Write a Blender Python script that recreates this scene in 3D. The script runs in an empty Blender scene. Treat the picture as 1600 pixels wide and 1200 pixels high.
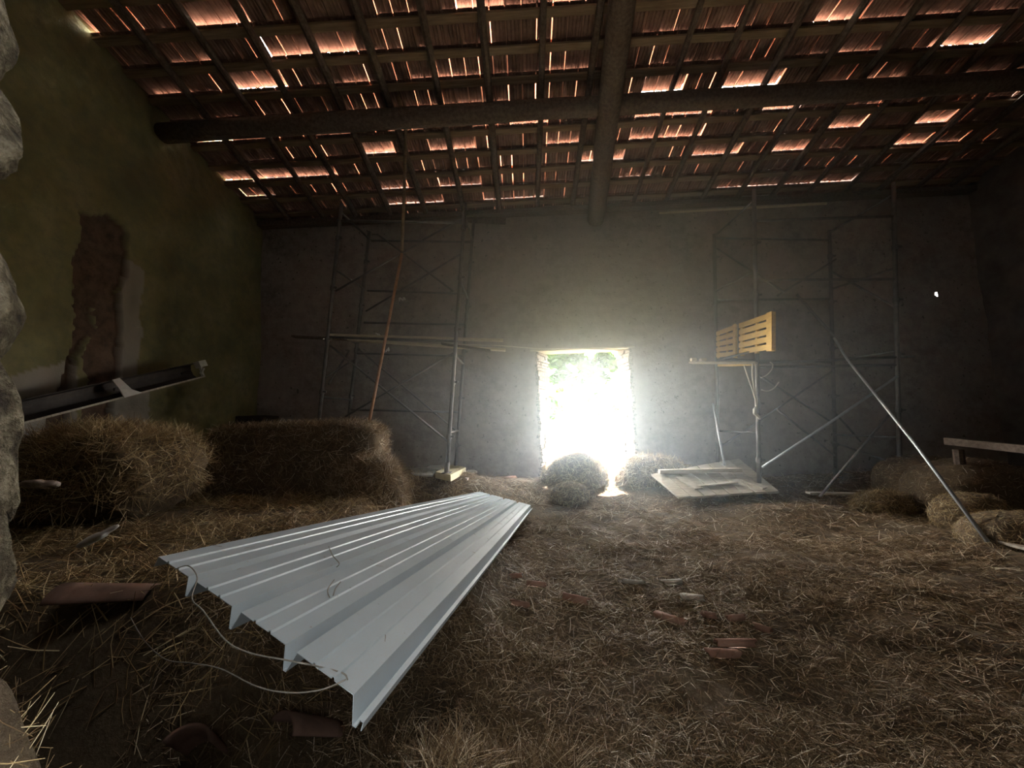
import bpy, bmesh, math, random
import numpy as np
from mathutils import Vector, Matrix
C = bpy.context.scene.collection
rnd = random.Random(7)
rng = np.random.default_rng(11)

# ------------------------------------------------------------------ camera
H = 1.40; PITCH = math.radians(5.3); YAW = math.radians(1.8); ROLL = math.radians(1.9); F = 600.0
cam = bpy.data.cameras.new('camera'); cam.sensor_width = 36; cam.lens = 36*F/1600; cam.clip_start = 0.02; cam.clip_end = 500
co = bpy.data.objects.new('camera', cam); C.objects.link(co)
RM = Matrix.Rotation(YAW, 3, 'Z') @ Matrix.Rotation(math.pi/2+PITCH, 3, 'X') @ Matrix.Rotation(-ROLL, 3, 'Z')
co.matrix_world = Matrix.Translation((0, 0, H)) @ RM.to_4x4()
bpy.context.scene.camera = co
CAM = Vector((0, 0, H))
cam.dof.use_dof = False

# ------------------------------------------------------------------ sky, sun, exposure
SKY = 84.0; BACK = 6.0; SUN = 110.0; HAZE = 0.170
w = bpy.data.worlds.new('sky'); bpy.context.scene.world = w; w.use_nodes = True
nt = w.node_tree; nt.nodes.clear()
tc = nt.nodes.new('ShaderNodeTexCoord'); sp = nt.nodes.new('ShaderNodeSeparateXYZ')
mr = nt.nodes.new('ShaderNodeMapRange'); mr.inputs[1].default_value = -0.2; mr.inputs[2].default_value = 0.5
mr.inputs[3].default_value = BACK; mr.inputs[4].default_value = SKY
bg = nt.nodes.new('ShaderNodeBackground'); bg.inputs[0].default_value = (1.0, 0.985, 0.94, 1)
wo = nt.nodes.new('ShaderNodeOutputWorld')
nt.links.new(tc.outputs['Generated'], sp.inputs[0]); nt.links.new(sp.outputs[1], mr.inputs[0])
nt.links.new(mr.outputs[0], bg.inputs[1]); nt.links.new(bg.outputs[0], wo.inputs[0])
w.cycles.sampling_method = 'MANUAL'; w.cycles.sample_map_resolution = 256
sl = bpy.data.lights.new('sun', 'SUN'); sl.energy = SUN; sl.angle = math.radians(1.0); sl.color = (1, 0.95, 0.85)
so = bpy.data.objects.new('sun', sl); C.objects.link(so); so.location = (1, 30, 40)
so.rotation_euler = Vector((0.10, 0.50, 1.0)).to_track_quat('Z', 'Y').to_euler()
def portal(name, loc, rot, sx, sy):
    l = bpy.data.lights.new(name, 'AREA'); l.shape = 'RECTANGLE'; l.size = sx; l.size_y = sy; l.cycles.is_portal = True
    o = bpy.data.objects.new(name, l); C.objects.link(o); o.location = loc; o.rotation_euler = rot
vs = bpy.context.scene.view_settings
vs.view_transform = 'Standard'; vs.look = 'None'; vs.exposure = 0.1; vs.gamma = 1.0; vs.use_curve_mapping = False
cy = bpy.context.scene.cycles
cy.max_bounces = 8; cy.diffuse_bounces = 5; cy.glossy_bounces = 3; cy.volume_bounces = 2; cy.transmission_bounces = 4
cy.sample_clamp_indirect = 6.0; cy.use_denoising = True; cy.caustics_reflective = False; cy.caustics_refractive = False

# ------------------------------------------------------------------ helpers
def ray(px, py):
    return RM @ Vector(((px-800)/F, -(py-600)/F, -1.0))
def PY(px, py, Y):
    d = ray(px, py); return CAM + d*(Y/d.y)
def PX(px, py, X):
    d = ray(px, py); return CAM + d*(X/d.x)
def proj(p):
    v = RM.transposed() @ (Vector(p)-CAM); return (800+F*v.x/-v.z, 600-F*v.y/-v.z)

_ns = np.random.default_rng(3)
_K = [(_ns.uniform(0, 2*np.pi, 3), _ns.uniform(0, 2*np.pi, 3), _ns.uniform(.75, 1.35, 3)) for _ in range(6)]
def wav(x, y, f, k=0):
    a, p, s = _K[k % 6]
    return sum(np.sin(f*s[i]*(x*np.cos(a[i])+y*np.sin(a[i]))+p[i]+.7*np.sin(f*.6*(x*np.sin(a[i])-y*np.cos(a[i]))+p[i-1])) for i in range(3))/3

def mesh_np(name, v, f, mat, parent=None, smooth=False, attrs=None):
    v = np.asarray(v, dtype=np.float32); me = bpy.data.meshes.new(name)
    if isinstance(f, np.ndarray):
        n, k = f.shape
        me.vertices.add(len(v)); me.vertices.foreach_set('co', v.ravel())
        me.loops.add(n*k); me.loops.foreach_set('vertex_index', f.ravel().astype(np.int32))
        me.polygons.add(n); me.polygons.foreach_set('loop_start', np.arange(0, n*k, k, dtype=np.int32))
        me.update(calc_edges=True)
    else:
        me.from_pydata([tuple(map(float, q)) for q in v], [], f); me.update()
    if smooth: me.polygons.foreach_set('use_smooth', [True]*len(me.polygons))
    if attrs:
        for an, av in attrs.items():
            at = me.attributes.new(an, 'FLOAT', 'POINT'); at.data.foreach_set('value', np.asarray(av, dtype=np.float32))
    if mat: me.materials.append(mat)
    o = bpy.data.objects.new(name, me); C.objects.link(o)
    if parent is not None: attach(o, parent)
    return o
def attach(o, parent):
    o.parent = parent; o.matrix_parent_inverse = Matrix.Translation(-Vector(parent.location))
def empty(name, loc, label, cat, group=None):
    o = bpy.data.objects.new(name, None); C.objects.link(o); o.location = loc; o.empty_display_size = .1
    o['label'] = label; o['category'] = cat
    if group: o['group'] = group
    return o
def tag(o, label=None, cat=None, group=None, kind=None):
    if label: o['label'] = label
    if cat: o['category'] = cat
    if group: o['group'] = group
    if kind: o['kind'] = kind
    return o

class MB:
    def __init__(s): s.v = []; s.f = []
    def add(s, vs_, fs_):
        n = len(s.v); s.v += [tuple(q) for q in vs_]; s.f += [tuple(i+n for i in q) for q in fs_]
    def box(s, p0, ax, ay, az, jit=0):
        """p0 = corner, three edge vectors"""
        p0 = Vector(p0); ax = Vector(ax); ay = Vector(ay); az = Vector(az)
        vv = [p0, p0+ax, p0+ax+ay, p0+ay]; vv += [q+az for q in vv]
        if jit: vv = [q+Vector((rnd.uniform(-jit, jit) for _ in range(3))) for q in vv]
        s.add(vv, [(0, 3, 2, 1), (4, 5, 6, 7), (0, 1, 5, 4), (1, 2, 6, 5), (2, 3, 7, 6), (3, 0, 4, 7)])
    def bar(s, a, b, wd, th, up=(0, 0, 1)):
        a = Vector(a); b = Vector(b); d = (b-a).normalized(); sd = d.cross(Vector(up))
        if sd.length < 1e-4: sd = Vector((1, 0, 0))
        sd.normalize(); u = sd.cross(d)
        s.box(a-sd*wd/2-u*th/2, sd*wd, u*th, b-a)
    def tube(s, pts, r, n=10, wob=0):
        pts = [Vector(p) for p in pts]; rings = []
        for i, p in enumerate(pts):
            d = (pts[min(i+1, len(pts)-1)]-pts[max(i-1, 0)]).normalized()
            a = d.cross(Vector((0.13, 0.37, 0.92)) if abs(d.z) < .9 else Vector((1, 0, 0))).normalized(); b = d.cross(a)
            rr = r[i] if isinstance(r, (list, tuple)) else r
            rings.append([p+(a*math.cos(t)+b*math.sin(t))*rr*(1+rnd.uniform(-wob, wob)) for t in [2*math.pi*k/n for k in range(n)]])
        m = len(rings); vv = [q for R_ in rings for q in R_]; ff = []
        for i in range(m-1):
            for k in range(n): ff.append((i*n+k, i*n+(k+1) % n, (i+1)*n+(k+1) % n, (i+1)*n+k))
        ff.append(tuple(range(n))[::-1]); ff.append(tuple((m-1)*n+k for k in range(n)))
        s.add(vv, ff)
    def build(s, name, mat, parent=None, smooth=False, bevel=0):
        o = mesh_np(name, s.v, s.f, mat, parent, smooth)
        if bevel:
            b = o.modifiers.new('bevel', 'BEVEL'); b.width = bevel; b.segments = 2; b.limit_method = 'ANGLE'
        return o
def lerp_pts(a, b, n): 
    a = Vector(a); b = Vector(b); return [a+(b-a)*i/(n-1) for i in range(n)]
def smooth_path(pts, n=8):
    pts = [Vector(p) for p in pts]; out = []
    P = [pts[0]]+pts+[pts[-1]]
    for i in range(1, len(P)-2):
        for k in range(n):
            t = k/n; a, b, c, d = P[i-1], P[i], P[i+1], P[i+2]
            out.append(.5*((2*b)+(-a+c)*t+(2*a-5*b+4*c-d)*t*t+(-a+3*b-3*c+d)*t**3))
    out.append(pts[-1]); return out

# ------------------------------------------------------------------ materials
def newmat(name):
    m = bpy.data.materials.new(name); m.use_nodes = True; return m, m.node_tree, m.node_tree.nodes['Principled BSDF']
def ramp(nt, fac, stops):
    r = nt.nodes.new('ShaderNodeValToRGB'); e = r.color_ramp.elements
    while len(e) < len(stops): e.new(.5)
    for k, (p, c) in zip(e, stops): k.position = p; k.color = (*c, 1)
    nt.links.new(fac, r.inputs[0]); return r.outputs[0]
def noise(nt, scale, detail=6, rough=.6, vec=None, stretch=None):
    n = nt.nodes.new('ShaderNodeTexNoise'); n.inputs['Scale'].default_value = scale; n.inputs['Detail'].default_value = detail
    n.inputs['Roughness'].default_value = rough
    t = nt.nodes.new('ShaderNodeTexCoord'); src = t.outputs['Object']
    if stretch:
        mp = nt.nodes.new('ShaderNodeMapping'); mp.inputs['Scale'].default_value = stretch; nt.links.new(src, mp.inputs[0]); src = mp.outputs[0]
    nt.links.new(src, n.inputs['Vector']); return n.outputs[0]
def bump(nt, bs, h, strength=.5, dist=.02):
    b = nt.nodes.new('ShaderNodeBump'); b.inputs['Strength'].default_value = strength; b.inputs['Distance'].default_value = dist
    nt.links.new(h, b.inputs['Height']); nt.links.new(b.outputs[0], bs.inputs['Normal'])
def simple(name, stops, scale=8, rough=.85, bs=.4, bd=.01, metallic=0, stretch=None, spec=.3, detail=6):
    m, nt, b = newmat(name); n = noise(nt, scale, detail, .65, stretch=stretch)
    nt.links.new(ramp(nt, n, stops), b.inputs['Base Color']); b.inputs['Roughness'].default_value = rough
    b.inputs['Metallic'].default_value = metallic; b.inputs['Specular IOR Level'].default_value = spec
    if bs: bump(nt, b, n, bs, bd)
    return m
def mixc(nt, fac, a, b):
    m = nt.nodes.new('ShaderNodeMix'); m.data_type = 'RGBA'; nt.links.new(fac, m.inputs[0])
    for s_, i in ((a, 6), (b, 7)):
        if isinstance(s_, tuple): m.inputs[i].default_value = (*s_, 1)
        else: nt.links.new(s_, m.inputs[i])
    return m.outputs[2]

def plaster_mat():
    m, nt, b = newmat('grey_plaster')
    big = noise(nt, 1.1, 5, .6); med = noise(nt, 7, 8, .7); pit = noise(nt, 16, 3, .5)
    c = ramp(nt, big, [(.3, (.17, .14, .13)), (.5, (.26, .22, .205)), (.72, (.33, .285, .265))])
    c = mixc(nt, ramp(nt, med, [(.40, (0, 0, 0)), (.62, (.7, .7, .7))]), c, (.37, .33, .30))
    spots = ramp(nt, pit, [(.66, (0, 0, 0)), (.70, (1, 1, 1))])
    c = mixc(nt, spots, c, (.13, .115, .10))
    nt.links.new(c, b.inputs['Base Color']); b.inputs['Roughness'].default_value = .95
    ad = nt.nodes.new('ShaderNodeMath'); ad.operation = 'SUBTRACT'; nt.links.new(med, ad.inputs[0]); nt.links.new(spots, ad.inputs[1])
    bump(nt, b, ad.outputs[0], .6, .03); return m
def leftwall_mat():
    m, nt, b = newmat('mossy_plaster')
    big = noise(nt, 1.6, 5, .6); med = noise(nt, 9, 8, .7)
    c = ramp(nt, big, [(.3, (.15, .14, .075)), (.5, (.23, .215, .10)), (.7, (.29, .26, .145))])
    c = mixc(nt, ramp(nt, med, [(.45, (0, 0, 0)), (.7, (.6, .6, .6))]), c, (.15, .15, .10))
    at = nt.nodes.new('ShaderNodeAttribute'); at.attribute_name = 'bare'
    brick = ramp(nt, med, [(.3, (.06, .04, .03)), (.6, (.14, .09, .06))])
    g = nt.nodes.new('ShaderNodeAttribute'); g.attribute_name = 'grey'
    c = mixc(nt, g.outputs['Fac'], c, (.34, .31, .28))
    c = mixc(nt, at.outputs['Fac'], c, brick)
    nt.links.new(c, b.inputs['Base Color']); b.inputs['Roughness'].default_value = .95; bump(nt, b, med, .6, .03); return m
M = {}
M['plaster'] = plaster_mat(); M['mossy'] = leftwall_mat()
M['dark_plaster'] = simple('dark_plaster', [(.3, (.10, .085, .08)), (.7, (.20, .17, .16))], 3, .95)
M['low_bounce_wall'] = simple('low_bounce_wall', [(.3, (.035, .03, .026)), (.7, (.075, .065, .055))], 3, .95)  # unseen front wall coloured dark so it bounces less light back
M['brick'] = simple('limewashed_brick', [(.38, (.03, .024, .02)), (.5, (.13, .11, .09)), (.62, (.34, .31, .27))], 22, .9, .8, .02)
M['rubble'] = simple('pinkish_rubble', [(.3, (.30, .24, .20)), (.7, (.50, .42, .37))], 30, .95, .8, .01)
M['stone'] = simple('rough_stone', [(.35, (.05, .04, .03)), (.5, (.14, .12, .08)), (.68, (.42, .38, .28))], 38, .95, 1, .03)
M['old_wood'] = simple('old_wood', [(.3, (.07, .05, .04)), (.6, (.15, .115, .09)), (.8, (.20, .16, .125))], 4, .9, .6, .01, stretch=(6, 6, 6))
M['batten'] = simple('batten_wood', [(.3, (.16, .11, .07)), (.7, (.32, .24, .16))], 5, .9, .4, .01, stretch=(.5, 6, 6))
M['pale_wood'] = simple('pale_wood', [(.3, (.42, .36, .26)), (.7, (.62, .56, .43))], 6, .8, .4, .005, stretch=(2, 2, 10))
M['new_wood'] = simple('yellow_pine', [(.3, (.62, .42, .13)), (.55, (.80, .58, .20)), (.8, (.88, .68, .28))], 5, .7, .3, .004, stretch=(1, 1, 8))
M['grey_wood'] = simple('weathered_board', [(.3, (.34, .31, .25)), (.7, (.60, .56, .47))], 7, .85, .5, .006, stretch=(1, 6, 6))
M['steel'] = simple('scaffold_steel', [(.3, (.11, .10, .10)), (.6, (.19, .18, .175)), (.8, (.20, .12, .08))], 9, .6, .2, .004, metallic=.4, spec=.4)
M['galv'] = simple('galvanised_tube', [(.3, (.35, .38, .40)), (.7, (.55, .58, .60))], 9, .45, .1, .002, metallic=.5, spec=.5)
M['rust'] = simple('rusty_orange_tube', [(.3, (.35, .17, .09)), (.7, (.55, .32, .20))], 14, .7, .3, .003)
M['white_paint'] = simple('white_paint', [(.3, (.55, .57, .55)), (.7, (.72, .73, .70))], 10, .6, .2, .004)
M['dark_metal'] = simple('dark_metal', [(.3, (.03, .025, .022)), (.7, (.06, .05, .045))], 10, .6, .2, .004, metallic=.2)
M['cord'] = simple('pale_cord', [(.3, (.50, .47, .40)), (.7, (.70, .66, .58))], 60, .9, .3, .002)
M['twine'] = simple('grey_twine', [(.3, (.16, .15, .13)), (.7, (.28, .26, .23))], 60, .9, .3, .002)
M['white_cloth'] = simple('white_plastic', [(.3, (.55, .55, .54)), (.7, (.70, .70, .68))], 8, .6, .5, .01)
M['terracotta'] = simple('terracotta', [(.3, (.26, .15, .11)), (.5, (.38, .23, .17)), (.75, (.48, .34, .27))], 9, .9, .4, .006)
M['dimmed_tile'] = simple('dimmed_clay_tile', [(.3, (.15, .095, .075)), (.55, (.26, .165, .13)), (.75, (.36, .245, .20))], 5, .95, .4, .006)  # clay darkened for the dim roof underside and the shaded near tiles
M['gravel'] = simple('dry_earth', [(.3, (.20, .17, .10)), (.7, (.34, .30, .20))], 12, .95)
M['bark'] = simple('bark', [(.3, (.10, .08, .06)), (.7, (.22, .18, .13))], 12, .9)
def soil():
    m, nt, b = newmat('trodden_hay'); n1 = noise(nt, 2.5, 8, .7); n2 = noise(nt, 40, 6, .8)
    c = ramp(nt, n1, [(.3, (.06, .042, .027)), (.5, (.145, .104, .063)), (.7, (.23, .17, .10))])
    c = mixc(nt, ramp(nt, n2, [(.45, (0, 0, 0)), (.7, (.6, .6, .6))]), c, (.30, .235, .150))
    nt.links.new(c, b.inputs['Base Color']); b.inputs['Roughness'].default_value = .95; bump(nt, b, n2, 1, .02); return m
M['soil'] = soil()
def straw_mat(name, stops):
    m, nt, b = newmat(name); g = nt.nodes.new('ShaderNodeNewGeometry')
    nt.links.new(ramp(nt, g.outputs['Random Per Island'], stops), b.inputs['Base Color'])
    b.inputs['Roughness'].default_value = .55; b.inputs['Specular IOR Level'].default_value = .4; return m
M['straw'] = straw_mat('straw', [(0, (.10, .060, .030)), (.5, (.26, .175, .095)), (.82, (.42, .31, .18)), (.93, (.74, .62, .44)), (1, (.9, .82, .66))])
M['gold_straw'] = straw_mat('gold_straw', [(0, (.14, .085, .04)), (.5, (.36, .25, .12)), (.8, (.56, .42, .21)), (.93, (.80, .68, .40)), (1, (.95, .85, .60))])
def sheet_mat():
    m, nt, b = newmat('white_enamel_steel'); n = noise(nt, 3, 5, .6); d = noise(nt, 38, 3, .5); dust = noise(nt, 220, 2, .5)
    c = ramp(nt, n, [(.3, (.39, .465, .52)), (.7, (.46, .535, .59))])
    c = mixc(nt, ramp(nt, d, [(.72, (0, 0, 0)), (.76, (.8, .8, .8))]), c, (.22, .18, .14))
    c = mixc(nt, ramp(nt, dust, [(.45, (0, 0, 0)), (.75, (.35, .35, .35))]), c, (.42, .42, .40))
    nt.links.new(c, b.inputs['Base Color']); b.inputs['Roughness'].default_value = .42; b.inputs['Specular IOR Level'].default_value = .5
    b.inputs['Metallic'].default_value = .15; return m
M['sheet'] = sheet_mat()
def glow_lip(name, tr):  # translucent clay that imitates daylight leaking through the tile joints
    m = bpy.data.materials.new(name); m.use_nodes = True; nt = m.node_tree; b = nt.nodes['Principled BSDF']
    b.inputs['Base Color'].default_value = (.40, .24, .18, 1); b.inputs['Roughness'].default_value = .9
    t = nt.nodes.new('ShaderNodeBsdfTranslucent'); t.inputs[0].default_value = (1.0, .62, .47, 1)
    g = nt.nodes.new('ShaderNodeNewGeometry'); r = ramp(nt, g.outputs['Random Per Island'], [(0, (0, 0, 0)), (.28, (0, 0, 0)), (.6, (tr*.5,)*3), (1, (tr,)*3)])
    x = nt.nodes.new('ShaderNodeMixShader'); nt.links.new(r, x.inputs[0]); nt.links.new(b.outputs[0], x.inputs[1]); nt.links.new(t.outputs[0], x.inputs[2])
    nt.links.new(x.outputs[0], nt.nodes['Material Output'].inputs[0]); return m
M['glow_lip'] = glow_lip('glow_joint_lip', .46)
def leaf_mat():
    m = bpy.data.materials.new('vine_leaf'); m.use_nodes = True; nt = m.node_tree; b = nt.nodes['Principled BSDF']
    g = nt.nodes.new('ShaderNodeNewGeometry'); c = ramp(nt, g.outputs['Random Per Island'], [(0, (.018, .085, .0)), (.5, (.045, .15, .0)), (1, (.085, .21, .0))])
    b.inputs['Specular IOR Level'].default_value = 0; nt.links.new(c, b.inputs['Base Color']); t = nt.nodes.new('ShaderNodeBsdfTranslucent'); nt.links.new(c, t.inputs[0])
    x = nt.nodes.new('ShaderNodeMixShader'); x.inputs[0].default_value = .5; nt.links.new(b.outputs[0], x.inputs[1]); nt.links.new(t.outputs[0], x.inputs[2])
    nt.links.new(x.outputs[0], nt.nodes['Material Output'].inputs[0]); return m
M['leaf'] = leaf_mat()

# ------------------------------------------------------------------ barn dimensions
YB = 7.2; XL = -5.12; XR = 8.5; WT = .5; SL = .24
ZE = PY(640, 330, YB).z - .10                      # underside of the tiles where they meet the far wall
def roof(Y): return ZE + SL*(YB-Y)
def g2(x, y, cx, cy_, sx, sy, a): return a*np.exp(-((x-cx)/sx)**2-((y-cy_)/sy)**2)
def sstep(t): t = np.clip(t, 0, 1); return t*t*(3-2*t)
def ground(x, y, fine=True):
    x = np.asarray(x, dtype=float); y = np.asarray(y, dtype=float)
    z = .02+.30*sstep((y-5.9)/1.2)
    left = sstep((-x-.75-.16*(y-1.5))/.7)*sstep((y-1.35)/.5)
    z = z+left*(.62-.035*(y-2)-.3*sstep((y-5.2)/1.3))
    z = z+g2(x, y, -1.15, 6.3, 1.0, .62, .38)+g2(x, y, -3.2, 6.1, 1.2, .8, .25)+g2(x, y, 2.9, 6.35, .75, .55, .26)
    z = z+g2(x, y, 5.4, 6.6, 2.5, 1.0, -.08)+g2(x, y, 3.2, 5.4, .8, .35, .10)
    z = z+g2(x, y, -.30, 1.20, .36, .34, .40)           # clump at the lower edge of the picture
    z = z+g2(x, y, -.60, 3.1, .36, 1.0, .43)             # hay the sheet rests on
    z = z-.55*sstep((1.7-y)/.8)*sstep((-x-.25)/.4)-.12*sstep((1.0-y)/.8)
    if fine:
        z = z+.045*wav(x, y, 2.6, 0)+.028*wav(x, y, 6.5, 1)+.015*wav(x, y, 15, 2)+.007*wav(x, y, 40, 3)
    return z

# ------------------------------------------------------------------ room shell
def struct(o, label=None): o['kind'] = 'structure'; return o
xs = np.arange(XL-.3, XR+.31, .045); ys = np.arange(-.5, YB+.56, .045)
X, Y = np.meshgrid(xs, ys, indexing='ij'); Z = ground(X, Y)
def grid_faces(n, m, keep=None):
    i, j = np.meshgrid(np.arange(n-1), np.arange(m-1), indexing='ij'); a = (i*m+j).ravel()
    f = np.stack([a, a+m, a+m+1, a+1], 1)
    return f if keep is None else f[keep.ravel()]
struct(mesh_np('floor', np.stack([X, Y, Z], -1).reshape(-1, 3), grid_faces(len(xs), len(ys)), M['soil'], smooth=True))
og = MB(); og.box((-30, YB+WT+.03, -.4), (60, 0, 0), (0, 60, 0), (0, 0, .62)); struct(og.build('ground_outside', M['gravel']))

# door pixels on the inner and outer face of the far wall
dl, dr, dt = PY(842, 640, YB).x, PY(989, 640, YB).x, PY(915, 546, YB).z
ol, orr, ot = PY(858, 640, YB+WT).x, PY(970, 640, YB+WT).x, PY(915, 549, YB+WT).z
hole = PY(1464, 461, YB); hole2 = PY(1464, 461, YB+WT)
st = .05
gx = np.unique(np.concatenate([np.arange(XL, dl, st), np.linspace(dl, dr, 24), np.arange(dr+st, hole.x-.05, st), np.linspace(hole.x-.032, hole.x+.032, 4), np.arange(hole.x+.08, XR+st, st)]))
gz = np.unique(np.concatenate([np.arange(-.4, dt, st), [dt], np.arange(dt+st, hole.z-.05, st), np.linspace(hole.z-.048, hole.z+.048, 5), np.arange(hole.z+.09, ZE+.35, st)]))
X, Z = np.meshgrid(gx, gz, indexing='ij')
nearholes = np.minimum(np.clip(np.maximum(np.maximum(dl-X, X-dr), Z-dt)/.1, 0, 1), 1)
Yw = YB+nearholes*(.022*wav(X, Z, 3, 1)+.012*wav(X, Z, 9, 2)+.006*wav(X, Z, 27, 4))
cxx = (X[:-1, :-1]+X[1:, 1:])/2; czz = (Z[:-1, :-1]+Z[1:, 1:])/2
keep = ~((cxx > dl) & (cxx < dr) & (czz < dt)) & ~((abs(cxx-hole.x) < .02) & (abs(czz-hole.z) < .03)) & ~((abs(cxx-hole.x+.015) < .02) & (abs(czz-hole.z-.03) < .02))
wall_back = struct(mesh_np('wall_back', np.stack([X, Yw, Z], -1).reshape(-1, 3), grid_faces(len(gx), len(gz), keep), M['plaster'], smooth=True))
sb = MB()                                            # the outer leaf of the wall and the splayed reveals
yo = YB+WT
def quad(a, b, c, d): sb.add([a, b, c, d], [(0, 1, 2, 3)])
quad((XL-.6, yo, -.5), (ol, yo, -.5), (ol, yo, 8), (XL-.6, yo, 8))
quad((orr, yo, -.5), (hole2.x-.25, yo, -.5), (hole2.x-.25, yo, 8), (orr, yo, 8))
quad((hole2.x+.25, yo, -.5), (XR+.6, yo, -.5), (XR+.6, yo, 8), (hole2.x+.25, yo, 8))
quad((hole2.x-.25, yo, -.5), (hole2.x+.25, yo, -.5), (hole2.x+.25, yo, hole2.z-.2), (hole2.x-.25, yo, hole2.z-.2))
quad((hole2.x-.25, yo, hole2.z+.2), (hole2.x+.25, yo, hole2.z+.2), (hole2.x+.25, yo, 8), (hole2.x-.25, yo, 8))
quad((ol, yo, ot), (orr, yo, ot), (orr, yo, 8), (ol, yo, 8))
e = .03
hi = [(hole.x-e-.01, hole.z-e-.02), (hole.x+e+.01, hole.z-e-.02), (hole.x+e+.01, hole.z+.06), (hole.x-e-.01, hole.z+.06)]
ho = [(hole2.x-.25, hole2.z-.2), (hole2.x+.25, hole2.z-.2), (hole2.x+.25, hole2.z+.2), (hole2.x-.25, hole2.z+.2)]
for k in range(4):
    a, b = hi[k], hi[(k+1) % 4]; c, d = ho[(k+1) % 4], ho[k]
    quad((a[0], YB+.03, a[1]), (b[0], YB+.03, b[1]), (c[0], yo, c[1]), (d[0], yo, d[1]))
quad((dl-.02, YB+.01, -.4), (ol-.02, yo, -.4), (ol-.02, yo, ot), (dl-.02, YB+.01, dt+.02))
quad((dr+.02, YB+.01, -.4), (orr+.02, yo, -.4), (orr+.02, yo, ot), (dr+.02, YB+.01, dt+.02))
quad((dl-.02, YB+.01, dt+.02), (dr+.02, YB+.01, dt+.02), (orr+.02, yo, ot), (ol-.02, yo, ot))
attach(struct(sb.build('masonry', M['dark_plaster'])), wall_back)

def jamb(name, xi, xo, sgn, wi):
    """rows of rough limewashed bricks facing the splayed reveal, wi = width of the edge seen on the wall face"""
    m = MB(); z = -.1
    while z < dt-.02:
        h = rnd.choice([.055, .065, .075, .11]); h = min(h, dt-z)
        inset = rnd.uniform(0, .035); n = rnd.choice([2, 2, 3]); 
        t0 = 0
        cuts = sorted([0, 1]+[rnd.uniform(.25, .75) for _ in range(n-1)])
        for a, b in zip(cuts, cuts[1:]):
            g = .022; ya = YB-.012+(WT+.03)*a; yb_ = YB-.012+(WT+.03)*b-g
            xa = xi+(xo-xi)*a; xb = xi+(xo-xi)*b; q = rnd.uniform(0, .04)
            back = sgn*(wi+rnd.uniform(-.02, .03)) if a == 0 else sgn*.1
            m.box((xa-sgn*q, ya, z), (xb-xa, yb_-ya, 0), (back+sgn*q, 0, 0), (0, 0, h-.012), .005)
        z += h
    return struct(m.build(name, M['brick'], bevel=.006))
jamb('trim_1', dl, ol, -1, .03)
jamb('trim_2', dr, orr, 1, .035)
m = MB(); m.box((dl-.12, YB-.02, dt), (dr-dl+.22, 0, 0), (0, WT*.45, .0), (0, 0, .035), .004); m.box((dl-.1, YB+WT*.5, dt+.01), (dr-dl+.2, 0, 0), (0, WT*.45, 0), (0, 0, .05), .004)
struct(m.build('trim_3', M['grey_wood'], bevel=.004))

# left wall: plaster with a fallen strip and grey patches
def inside(px, py, poly):
    n = len(poly); r = np.zeros(px.shape, bool)
    for i in range(n):
        x1, y1 = poly[i]; x2, y2 = poly[(i+1) % n]
        c = ((y1 > py) != (y2 > py)) & (px < (x2-x1)*(py-y1)/((y2-y1)+1e-9)+x1); r ^= c
    return r
gy = np.arange(-.3, YB+.05, .025); gz = np.arange(-.5, 7.6, .03)
Yg, Zg = np.meshgrid(gy, gz, indexing='ij')
def left_poly(pts): return [(PX(a, b, XL).y, PX(a, b, XL).z) for a, b in pts]
yw = Yg+.03*wav(Yg, Zg, 9, 1)+.015*wav(Yg, Zg, 31, 2); zw = Zg+.04*wav(Yg, Zg, 7, 3)+.015*wav(Yg, Zg, 27, 4)
bare = np.zeros(Yg.shape)
for P_ in ([(128, 335), (168, 330), (200, 360), (196, 430), (178, 470), (150, 480), (120, 440), (118, 400), (130, 370)],
           [(118, 440), (152, 470), (150, 520), (118, 560), (108, 610), (88, 615), (112, 540)],
           [(150, 455), (192, 460), (190, 540), (182, 590), (176, 640), (178, 680), (142, 690), (128, 640), (140, 600), (132, 560), (155, 510)],
           [(75, 640), (108, 630), (104, 690), (70, 690)]):
    bare = np.maximum(bare, inside(yw, zw, left_poly(P_)).astype(float))
grey = np.zeros(Yg.shape)
for P_ in ([(178, 585), (235, 600), (230, 700), (150, 700)], [(0, 590), (118, 560), (118, 700), (0, 700)], [(195, 400), (228, 420), (215, 620), (176, 620)]):
    grey = np.maximum(grey, inside(yw, zw, left_poly(P_)).astype(float)*.8)
Xg = XL+.03*wav(Yg, Zg, 2.2, 0)+.012*wav(Yg, Zg, 8, 2)+.006*wav(Yg, Zg, 30, 1)-bare*(.07+.02*wav(Yg, Zg, 22, 5))
Xg += .05*sstep((Yg-PX(235, 560, XL).y)/.1)*0
struct(mesh_np('wall_left', np.stack([Xg, Yg, Zg], -1).reshape(-1, 3), grid_faces(len(gy), len(gz))[:, ::-1].copy(), M['mossy'], smooth=True, attrs={'bare': bare.ravel(), 'grey': grey.ravel()}))
gy = np.arange(-.3, YB+.05, .08); gz = np.arange(-.5, 7.6, .08); Yg, Zg = np.meshgrid(gy, gz, indexing='ij')
Xg = XR-.03*wav(Yg, Zg, 2.2, 3)-.015*wav(Yg, Zg, 9, 2)
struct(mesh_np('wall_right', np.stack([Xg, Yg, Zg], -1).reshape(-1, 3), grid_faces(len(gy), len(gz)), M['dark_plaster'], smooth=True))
# outer skins that keep daylight out of the corners
m = MB(); m.box((XL-.7, -.9, -.5), (.55, 0, 0), (0, YB+WT+.9, 0), (0, 0, 8.5)); m.box((XR+.12, -.9, -.5), (.55, 0, 0), (0, YB+WT+.9, 0), (0, 0, 8.5))
struct(m.build('wall_outer', M['dark_plaster']))
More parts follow.
